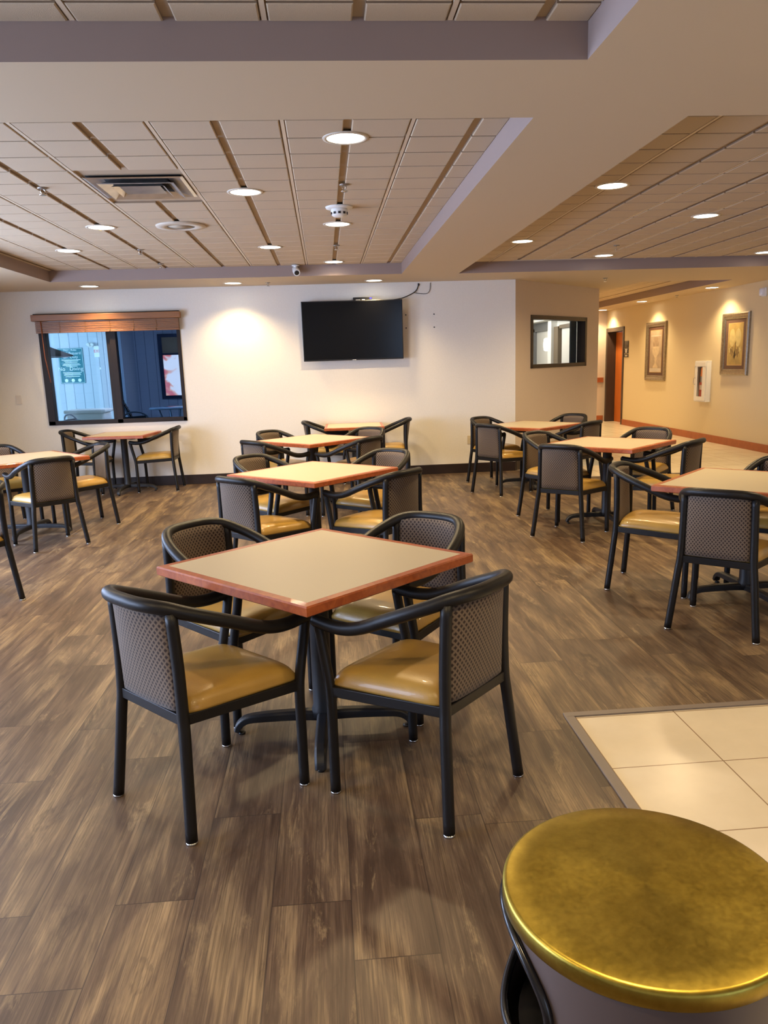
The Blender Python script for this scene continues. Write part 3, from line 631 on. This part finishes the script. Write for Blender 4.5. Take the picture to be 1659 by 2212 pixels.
# ------------------------------------------------------------------ ceiling fittings
def spot(x, y, z, e, size=150, blend=.9):
    l = bpy.data.lights.new('downlight_lamp', 'SPOT'); l.energy = e; l.color = WARM; l.spot_size = math.radians(size); l.spot_blend = blend; l.shadow_soft_size = .07
    o = bpy.data.objects.new('lamp', l); COL.objects.link(o); return o
def downlight(x, y, z, lab, e, grp, size=150, blend=.9):
    t = thing('recessed_downlight', lab, 'ceiling light', (x, y, z), 0, grp)
    b = MB(); b.lathe([(.100, -.001), (.104, -.006), (.122, -.004), (.124, .002)], n=32); b.build('trim_ring', mat('trim_ring', (.62, .55, .45), .4), t)
    b = MB(); b.lathe([(.0, -.003), (.06, -.0045), (.101, -.002)], n=32); b.build('lens', lens_m, t)
    o = spot(x, y, z, e, size, blend); o.parent = t; o.location = (0, 0, -.02)
G1, G2, G3, G4 = 'recessed downlights over the middle tables', 'recessed downlights over the right tables', 'recessed downlights along the back wall', 'recessed downlights in the corridor'
for x, y, lab in ((.17, 4.52, 'largest round downlight, in the tray nearest the camera'), (-.48, 5.80, 'round downlight right of the ceiling air vent'), (-1.78, 7.06, 'round downlight with a small dangling wire, left of ceiling speaker'),
                  (-2.43, 8.32, 'leftmost round downlight of the middle ceiling tray'), (.17, 7.12, 'round downlight just behind the smoke detector'), (-.48, 8.36, 'round downlight behind and right of the ceiling speaker'), (.17, 9.62, 'farthest round downlight of the middle tray, above television')):
    downlight(x, y, ZT, lab, P_SPOT, G1)
for x, y, lab in ((2.08, 5.79, 'largest round downlight of the right tray, by the beam'), (3.38, 7.06, 'round downlight at the right side of right tray'), (2.07, 8.33, 'round downlight beside the beam, far end of right tray'), (3.37, 9.60, 'round downlight above the linear slot diffuser'), (5.38, 9.65, 'round downlight cut by the right edge of the photo')):
    downlight(x, y, ZT, lab, P_SPOT, G2)
for x, y, lab in ((-2.84, 10.42, 'soffit downlight above the pool window blind'), (-1.09, 10.46, 'soffit downlight washing the bare wall left of television'), (.69, 10.55, 'soffit downlight directly above the television')):
    downlight(x, y, ZS, lab, P_SPOT * .75, G3, 125, .7)
for x, y, lab in ((6.44, 18.35, 'corridor downlight above the orange door'), (6.36, 15.85, 'corridor downlight above the urn print'), (6.38, 12.98, 'corridor downlight above the golden print')):
    downlight(x, y, ZS, lab, P_SPOT * .8, G4, 130, .7)
# room lights in the trays behind and beside the camera
for x, y, lab in ((.17, .70, 'downlight in the front tray above the camera'), (-1.78, .70, 'downlight in the front tray left of the camera'), (2.08, 1.3, 'downlight in the front right tray above the tile'), (4.0, 4.5, 'downlight at right of the right tray out of frame'), (5.3, 6.2, 'downlight far right of the right tray'), (-2.43, 5.0, 'downlight at the left of middle tray out of frame')):
    downlight(x, y, ZT, lab, P_SPOT, 'downlights outside the photographed part of the room')
for y in (17.2, 14.6):
    downlight(4.95, y + .3, ZT, 'added corridor tray lamp hidden behind the angled wall, ' + ('farther one' if y > 16 else 'nearer one'), P_SPOT * 1.1, 'added corridor tray lamps')  # lamps added for corridor light, placed out of view
b = MB(); b.tube(spline([(0, 0, 0), (.012, -.02, -.03), (.04, -.03, -.045)], 5), .003, 6); o = tag(b.build('loose_wire', mat('brass_wire', (.6, .4, .1), .4)), 'short loose wire hanging under the downlight left of speaker', 'wire'); o.location = (-1.79, 6.98, ZT - .003)
def sprinkler(x, y, z, lab):
    t = thing('sprinkler_head', lab, 'sprinkler', (x, y, z), random.random() * 3, 'ceiling sprinkler heads')
    b = MB(); b.lathe([(.034, 0), (.032, -.006), (.012, -.010)], n=20); b.build('escutcheon', mat('dull_chrome', (.35, .33, .32), .3, .9), t)
    b = MB(); b.tube(spline([(-.008, 0, -.008), (-.016, 0, -.022), (0, 0, -.04)], 4), .003, 6); b.tube(spline([(.008, 0, -.008), (.016, 0, -.022), (0, 0, -.04)], 4), .003, 6); b.build('yoke', chrome, t)
    b = MB(); b.lathe([(.024, -.042), (.024, -.045), (.004, -.045)], n=16); b.build('deflector', chrome, t)
for x, y, z, lab in ((-1.75, 5.58, ZT, 'sprinkler head left of the ceiling air vent'), (-1.75, 8.35, ZT, 'sprinkler head behind the ceiling speaker'), (-1.77, 9.45, ZT, 'sprinkler head at far left of the middle tray'), (.19, 5.62, ZT, 'sprinkler head in front of the smoke detector'), (.18, 8.33, ZT, 'sprinkler head between the two far centre downlights'), (3.22, 8.78, ZT, 'sprinkler head in the right ceiling tray'),
                     (-.66, 10.50, ZS, 'sprinkler head on the soffit left of television'), (3.89, 11.0, ZS, 'sprinkler head on soffit above the interior window'), (6.45, 14.45, ZS, 'sprinkler head in the corridor between the prints')): sprinkler(x, y, z, lab)
sd = thing('smoke_detector', 'white round smoke detector with dark slots in middle tray', 'detector', (.17, 6.38, ZT))
b = MB(); b.lathe([(.105, .0), (.10, -.012), (.065, -.016)], n=32); b.build('base_plate', white_pl, sd)
b = MB(); b.lathe([(.06, -.014), (.065, -.03), (.058, -.06), (.045, -.07), (.0, -.074)], n=32); b.build('sensor_body', white_pl, sd)
b = MB()
for k in range(10):
    a = 2 * PI * k / 10; b.box(-.010, .010, -.002, .002, -.008, .008, 0, Matrix.Rotation(a, 4, 'Z') @ Matrix.Translation((0, -.0625, -.048)))
b.build('vent_slots', black_pl, sd)
sp = thing('ceiling_speaker', 'round cream ceiling speaker beyond the air vent', 'speaker', (-1.13, 7.05, ZT))
b = MB(); b.lathe([(.205, .0), (.20, -.012), (.12, -.016), (.115, -.008)], n=40); b.build('baffle', mat('speaker_cream', (.58, .50, .40), .5), sp)
b = MB(); b.lathe([(0, -.012), (.115, -.009)], n=40); b.build('grille', mat('speaker_grille', (.42, .34, .25), .6, bump=.8, bscale=300), sp)
va = thing('ceiling_vent', 'square silver stepped ceiling air vent in the middle tray', 'vent', ((VENT[0] + VENT[1]) / 2, (VENT[2] + VENT[3]) / 2, ZT))
def ring(b, h0, h1, z0_, z1_, cx_=0, cy_=0):
    c0 = [(-h0, -h0), (h0, -h0), (h0, h0), (-h0, h0)]; c1 = [(-h1, -h1), (h1, -h1), (h1, h1), (-h1, h1)]
    vs = [(x + cx_, y + cy_, z0_) for x, y in c0] + [(x + cx_, y + cy_, z1_) for x, y in c1]
    b.add(vs, [(i, (i + 1) % 4, 4 + (i + 1) % 4, 4 + i) for i in range(4)])
b = MB(); ring(b, .305, .285, .0, -.004); ring(b, .285, .20, -.004, .012); b.build('outer_frame', alu, va)
b = MB(); ring(b, .235, .175, -.024, .010); ring(b, .235, .237, -.024, -.02); b.build('middle_cone', alu, va)
b = MB(); ring(b, .165, .13, -.024, .005); b.add([(-.13, -.13, -.012), (.13, -.13, -.012), (.13, .13, -.012), (-.13, .13, -.012)], [(0, 1, 2, 3)]); b.build('centre_panel', alu, va)
b = MB(); b.box(-.29, .29, -.29, .29, .0125, .0155); b.build('duct_throat', mat('duct_black', (.01, .01, .01), .8), va)
ld = thing('linear_diffuser', 'narrow dark slot diffuser at the far end of right tray', 'vent', (3.0, 9.88, ZT))
b = MB(); b.box(-.66, .66, -.03, -.022, -.004, .004); b.box(-.66, .66, .022, .03, -.004, .004); b.build('frame', tbar_m, ld)
b = MB(); b.box(-.65, .65, -.022, .022, -.001, .003); b.build('slot', black_pl, ld)
sc = thing('security_camera', 'white bullet security camera on the tray edge above television', 'camera', (-.28, 9.80, ZS + .10))
b = MB(); b.lathe([(.045, 0), (.045, -.012), (.018, -.018), (.015, -.05)], (0, 0, .02), 20); b.build('mount', white_pl, sc)
Xc = Matrix.Translation((0, 0, -.04)) @ Matrix.Rotation(math.radians(115), 4, 'X') @ Matrix.Rotation(.15, 4, 'Y')
b = MB(); b.lathe([(.0, -.06), (.036, -.055), (.042, .02), (.040, .085), (.036, .088)], n=24, X=Xc); b.build('body', white_pl, sc)
b = MB(); b.lathe([(.0, .089), (.026, .0895), (.028, .088)], n=20, X=Xc); b.build('lens', black_pl, sc)

# ------------------------------------------------------------------ tables
def make_table(size):
    t = bpy.data.objects.new('dining_table', None); COL.objects.link(t); h = size / 2; w_ = .036
    b = MB(); b.box(-h + w_, h - w_, -h + w_, h - w_, .722, .750); b.build('tabletop', lam, t)
    b = MB()
    prof = [(0, .716), (0, .744), (.004, .7495), (w_ - .001, .7502), (w_, .7495), (w_, .714), (.004, .712)]
    cs = [(-h, -h, 1, 1), (h, -h, -1, 1), (h, h, -1, -1), (-h, h, 1, -1)]; n = len(prof)
    vs = [(x + sx * q, y + sy * q, z) for x, y, sx, sy in cs for q, z in prof]
    b.add(vs, [(i * n + k, ((i + 1) % 4) * n + k, ((i + 1) % 4) * n + (k + 1) % n, i * n + (k + 1) % n) for i in range(4) for k in range(n)])
    b.build('wood_edge', MATS['cherry_wood'], t)
    b = MB(); b.box(-.28, .28, -.03, .03, .69, .714, 0, Matrix.Rotation(PI / 4, 4, 'Z')); b.box(-.28, .28, -.03, .03, .69, .714, 0, Matrix.Rotation(-PI / 4, 4, 'Z')); b.build('top_bracket', black_iron, t, bevel=.004)
    b = MB(); b.lathe([(.050, .07), (.050, .10), (.042, .12), (.041, .68), (.055, .70)], n=24); b.build('column', black_iron, t)
    return t
def add_arms(t, rz):
    for k in range(4):
        X = Matrix.Rotation(rz + k * PI / 2, 4, 'Z')
        P = spline([(.0, 0, .075), (.12, 0, .078), (.26, 0, .074), (.325, 0, .066), (.36, 0, .042), (.372, 0, .014)], 5)
        b = MB(); vs = []; N = len(P)
        for i, p in enumerate(P):
            t0 = P[min(i + 1, N - 1)] - P[max(i - 1, 0)]; t0.normalize(); nz = Vector((-t0.z, 0, t0.x)); k_ = i / (N - 1); hw = .026 - .004 * k_; th = .022 - .010 * k_
            for a, c in ((-hw, -th), (hw, -th), (hw, th * .6), (hw * .6, th), (-hw * .6, th), (-hw, th * .6)): vs.append(X @ (p + Vector((0, a, 0)) + nz * c))
        fs = [(i * 6 + j, (i + 1) * 6 + j, (i + 1) * 6 + (j + 1) % 6, i * 6 + (j + 1) % 6) for i in range(N - 1) for j in range(6)]
        fs += [(0, 1, 2, 3, 4, 5), tuple(reversed(range((N - 1) * 6, N * 6)))]
        b.add(vs, fs); arm = b.build('base_arm', black_iron, t, bevel=.003)
        b = MB(); b.lathe([(.014, 0), (.016, .008), (.006, .012)], n=12, X=X @ Matrix.Translation((.352, 0, 0))); b.build('foot_pad', black_pl, arm)
big = make_table(.914); add_arms(big, 0); small = make_table(.762); add_arms(small, PI / 4)
# meshes above are axis-aligned; the large tables stand turned by 45 degrees, arms toward the corners
for ch in [q for q in bpy.data.objects if q.parent == big and q.name.startswith('base_arm')]: ch.rotation_euler.z = PI / 4
for ch in [q for q in bpy.data.objects if q.parent == small and q.name.startswith('base_arm')]: ch.rotation_euler.z = -PI / 4
GT = 'square beige-topped dining tables'
TBL = [('T1', big, -.072, 3.149, -.037, 'nearest square beige table with cherry edge, front centre'),
       ('T2', big, -.120, 5.969, .024, 'square beige table directly behind the nearest table'),
       ('T3', big, -.165, 8.66, -.03, 'square beige table, third of the centre row from camera'),
       ('T4', small, .355, 10.44, -.03, 'small square table against the back wall under television'),
       ('R1', big, 2.47, 9.48, -.10, 'square beige table in the corner before the angled wall'),
       ('R2', big, 2.578, 7.125, -.031, 'square beige table, middle one of the right row'),
       ('R3', big, 2.598, 4.633, .016, 'square beige table cut off by the right photo edge'),
       ('L1', small, -2.62, 10.44, -.10, 'small square table against the wall under the pool window'),
       ('L2', big, -2.931, 7.855, -.102, 'square beige table cut off by the left photo edge'),
       ('L3', big, -2.94, 5.014, 0, 'square beige table just beyond the left photo edge')]
used = set()
for k, src, x, y, a, lab in TBL:
    o = src if id(src) not in used else copy_tree(src); used.add(id(src))
    o.location = (x, y, 0); o.rotation_euler.z = a + (PI / 4 if src is big else 0); tag(o, lab, 'table', GT)

# ------------------------------------------------------------------ armchairs
def make_chair():
    t = bpy.data.objects.new('dining_armchair', None); COL.objects.link(t)
    for s_ in (-1, 1):
        b = MB(); P = spline([(s_ * .235, -.002, .008), (s_ * .217, .014, .18), (s_ * .201, .028, .34), (s_ * .192, .034, .42), (s_ * .186, .036, .58), (s_ * .181, .030, .774)], 5); b.tube(P, .0200, 14); l = b.build('rear_leg', frame_m, t)
        b = MB(); b.lathe([(.019, 0), (.0205, .004), (.019, .009)], (s_ * .2355, -.002, 0), 14); b.build('foot_glide', glide_m, l)
        b = MB(); P = spline([(s_ * .242, .487, .008), (s_ * .240, .489, .2), (s_ * .237, .492, .36), (s_ * .234, .503, .44), (s_ * .232, .527, .55), (s_ * .232, .545, .64)], 5); b.tube(P, .0190, 14); l = b.build('front_leg', frame_m, t)
        b = MB(); b.lathe([(.018, 0), (.0195, .004), (.018, .009)], (s_ * .242, .487, 0), 14); b.build('foot_glide', glide_m, l)
    half = [(0.0, -0.032, 0.802), (0.075, -0.028, 0.801), (0.133, -0.009, 0.797), (0.174, 0.027, 0.786), (0.203, 0.075, 0.765), (0.228, 0.15, 0.735), (0.242, 0.24, 0.698), (0.245, 0.32, 0.664), (0.244, 0.39, 0.644), (0.241, 0.46, 0.638), (0.238, 0.53, 0.644), (0.235, 0.562, 0.650)]
    P = [(-x, y, z) for x, y, z in reversed(half)] + half[1:]
    Q = spline(P, 4); n = len(Q); rr = [.0235] * n; rr[0] = rr[-1] = .012; rr[1] = rr[-2] = .0215
    b = MB(); b.tube(Q, rr, 16); b.build('arm_rail', frame_m, t)
    b = MB()   # seat frame rails
    for s_ in (-1, 1):
        vs = [(s_ * (.192 + dx), .035, .41 + dz) for dx in (-.009, .009) for dz in (-.019, .019)] + [(s_ * (.235 + dx), .49, .392 + dz) for dx in (-.009, .009) for dz in (-.019, .019)]
        b.add(vs, [(0, 1, 3, 2), (4, 6, 7, 5), (0, 4, 5, 1), (2, 3, 7, 6), (0, 2, 6, 4), (1, 5, 7, 3)])
    b.box(-.195, .195, .024, .042, .391, .429); b.box(-.235, .235, .482, .500, .373, .411); b.build('seat_frame', frame_m, t, bevel=.003)
    # seat cushion
    N = 18; vs = []; fs = []
    def pt(i, j):
        u = -1 + 2 * i / N; v = -1 + 2 * j / N; u = math.copysign(abs(u) ** .8, u); v = math.copysign(abs(v) ** .8, v)
        hw = .206 + (.233 - .206) * (v + 1) / 2; x = u * hw * (1 - .05 * abs(v) ** 10); y = .278 + v * .232 * (1 - .035 * abs(u) ** 8)
        base = .431 - .018 * (v + 1) / 2; hgt = .056 * max(0., 1 - abs(u) ** 6) ** .45 * max(0., 1 - abs(v) ** 6) ** .45
        return x, y, base, hgt + .012 + .004 * math.cos(u * 1.5) * math.cos(v * 1.5)
    top = [(x, y, bz + h_ - .006) for i in range(N + 1) for j in range(N + 1) for x, y, bz, h_ in (pt(i, j),)]
    bot = [(x * .985, y, bz - .006) for i in range(N + 1) for j in range(N + 1) for x, y, bz, h_ in (pt(i, j),)]
    id_ = lambda i, j: i * (N + 1) + j; M_ = (N + 1) ** 2
    for i in range(N):
        for j in range(N): fs.append((id_(i, j), id_(i + 1, j), id_(i + 1, j + 1), id_(i, j + 1))); fs.append((M_ + id_(i, j), M_ + id_(i, j + 1), M_ + id_(i + 1, j + 1), M_ + id_(i + 1, j)))
    for i in range(N):
        for a, b2 in ((id_(i, 0), id_(i + 1, 0)), (id_(i + 1, N), id_(i, N)), (id_(0, i + 1), id_(0, i)), (id_(N, i), id_(N, i + 1))): fs.append((a, M_ + a, M_ + b2, b2))
    b = MB(); b.add(top + bot, fs, 0, True); b.build('seat', vinyl, t)
    # curved upholstered back
    NX, NZ = 18, 10; vs = []
    for side in (0, 1):
        for i in range(NX + 1):
            for j in range(NZ + 1):
                u = -1 + 2 * i / NX; v = j / NZ; x = u * (.174 - .008 * v)
                ztop = .790 + .004 * (1 - u * u) - .010 * abs(u) ** 4; z = .436 + v * (ztop - .436)
                yc = .036 - .006 * v - (.006 + .044 * v ** 1.1) * (1 - u * u)
                th = .015 * max(0., 1 - abs(u) ** 8) ** .5 + .002
                vs.append((x, yc + (th if side else -th * .8), z))
    fs = []; M_ = (NX + 1) * (NZ + 1); id_ = lambda i, j: i * (NZ + 1) + j
    for i in range(NX):
        for j in range(NZ): fs.append((id_(i, j), id_(i + 1, j), id_(i + 1, j + 1), id_(i, j + 1))); fs.append((M_ + id_(i, j), M_ + id_(i, j + 1), M_ + id_(i + 1, j + 1), M_ + id_(i + 1, j)))
    for i in range(NX):
        for a, b2 in ((id_(i, 0), id_(i + 1, 0)), (id_(i + 1, NZ), id_(i, NZ))): fs.append((a, M_ + a, M_ + b2, b2))
    for j in range(NZ):
        for a, b2 in ((id_(0, j + 1), id_(0, j)), (id_(NX, j), id_(NX, j + 1))): fs.append((a, M_ + a, M_ + b2, b2))
    b = MB(); b.add(vs, fs, 0, True); b.build('backrest', MATS['lattice_fabric'], t)
    return t
GC = 'mustard seat armchairs with charcoal frames'
CH = [(0.493, 2.487, 2.407, 'largest armchair, right front of the nearest table'),
      (-0.667, 2.551, 0.752, 'armchair at the left front of the nearest table'),
      (-0.655, 3.721, 5.568, 'armchair at the left back of the nearest table'),
      (0.472, 3.660, 3.998, 'armchair at the right back of the nearest table'),
      (-0.648, 5.292, 0.790, 'armchair at the left front of second centre table'),
      (0.520, 5.312, 2.365, 'armchair at the right front of second centre table'),
      (-0.660, 6.606, 5.589, 'armchair at the left back of second centre table'),
      (0.544, 6.639, 3.962, 'armchair at the right back of second centre table'),
      (-0.768, 7.977, 0.716, 'armchair at the left front of third centre table'),
      (0.443, 7.896, 2.405, 'armchair at the right front of third centre table'),
      (-0.686, 9.171, 5.564, 'armchair at the left back of third centre table'),
      (0.504, 9.083, 4.055, 'armchair at the right back of third centre table'),
      (-0.282, 10.530, 6.261, 'armchair left of the small table under television'),
      (1.067, 10.460, 3.077, 'armchair right of the small table under television, against wall'),
      (1.812, 8.951, 0.589, 'armchair at left front of the corner table by angled wall'),
      (1.959, 10.110, 5.377, 'armchair beside the wall outlet at the corner table'),
      (3.185, 10.012, 3.803, 'armchair under the interior window, back of corner table'),
      (3.018, 8.814, 2.238, 'armchair at right front of the corner table'),
      (1.928, 6.499, 0.833, 'armchair at left front of the middle right-row table'),
      (2.048, 7.736, 5.345, 'armchair at left back of the middle right-row table'),
      (3.241, 7.690, 3.926, 'armchair at right back of the middle right-row table'),
      (3.116, 6.478, 2.349, 'armchair at right front of the middle right-row table'),
      (1.948, 5.154, 5.693, 'armchair at left back of the table cut by right edge'),
      (2.052, 3.988, 0.837, 'bluish-backed armchair in front of the table cut by right edge'),
      (3.144, 5.140, 3.969, 'armchair behind the table cut by right edge'),
      (-3.360, 10.500, 6.220, 'armchair left of the small table under pool window'),
      (-1.955, 10.500, 3.131, 'armchair right of the small table under pool window'),
      (-2.410, 7.104, 2.247, 'armchair with back to camera at the left-edge table'),
      (-2.317, 8.353, 3.752, 'armchair at right back of the left-edge table'),
      (-3.497, 8.568, 5.403, 'armchair at left back of the left-edge table'),
      (-2.331, 5.622, 3.927, 'armchair mostly out of frame at left edge, one leg showing')]
proto = make_chair()
for i, (x, y, a, lab) in enumerate(CH):
    o = proto if i == 0 else copy_tree(proto)
    o.location = (x, y, 0); o.rotation_euler.z = a - PI / 2; tag(o, lab, 'chair', GC)

# ------------------------------------------------------------------ brass-topped litter bin
m = mat('brushed_brass', (.62, .42, .09), .3, 1.); g = NG(m)
n1 = g.noise(g.tc.outputs['Object'], 14., 6, .65); n2 = g.noise(g.tc.outputs['Object'], 120., 4, .6)
g.lk(g.ramp(n1, [(.35, (.33, .235, .035)), (.65, (.50, .37, .065))]), g.b.inputs['Base Color'])
g.lk(g.m('ADD', .26, g.m('MULTIPLY', n2, .22)), g.b.inputs['Roughness']); g.bump(n2, .08, .0006)
g.b.inputs['Anisotropic'].default_value = .4
bn = thing('litter_bin', 'round taupe litter bin with a brushed brass lid, lower right', 'bin', (.402, .922, 0))
body_m = mat('taupe_enamel', (.13, .095, .085), .35)
RB = .186; N, NZ = 96, 60; b = MB(); vs = []; fs = []
for j in range(NZ + 1):
    for i in range(N): a = 2 * PI * i / N; vs.append((RB * math.cos(a), RB * math.sin(a), .03 + .775 * j / NZ))
A0, HA, Z0, HZ = math.radians(169), math.radians(43), .705, .088
for j in range(NZ):
    zc = .03 + .775 * (j + .5) / NZ
    for i in range(N):
        da = (2 * PI * (i + .5) / N - A0 + PI) % (2 * PI) - PI
        if (da / HA) ** 2 + ((zc - Z0) / HZ) ** 2 < .97: continue
        fs.append((j * N + i, j * N + (i + 1) % N, (j + 1) * N + (i + 1) % N, (j + 1) * N + i))
b.add(vs, fs, 0, True); b.lathe([(.0, .02), (RB - .004, .02), (RB, .03)], n=N); b.build('body', body_m, bn)
b = MB(); b.tube([((RB + .004) * math.cos(A0 + HA * math.cos(t_)), (RB + .004) * math.sin(A0 + HA * math.cos(t_)), Z0 + HZ * math.sin(t_)) for t_ in [2 * PI * k / 72 for k in range(72)]], .0065, 10, closed=True); b.build('opening_trim', mat('black_rubber', (.01, .01, .012), .22), bn)
b = MB(); b.lathe([(.0, .06), (.165, .06), (.170, .60)], n=48); b.build('liner', mat('liner_black', (.008, .008, .008), .3), bn)
b = MB(); b.lathe([(.0, .822), (.15, .822), (.186, .8215), (.1905, .8195), (.1925, .815), (.1925, .797), (.191, .795), (.187, .795)], n=96); b.build('lid', MATS['brushed_brass'], bn)
b = MB(); b.lathe([(RB + .002, 0), (RB + .003, .028), (RB, .032)], n=64); b.build('base_ring', black_pl, bn)
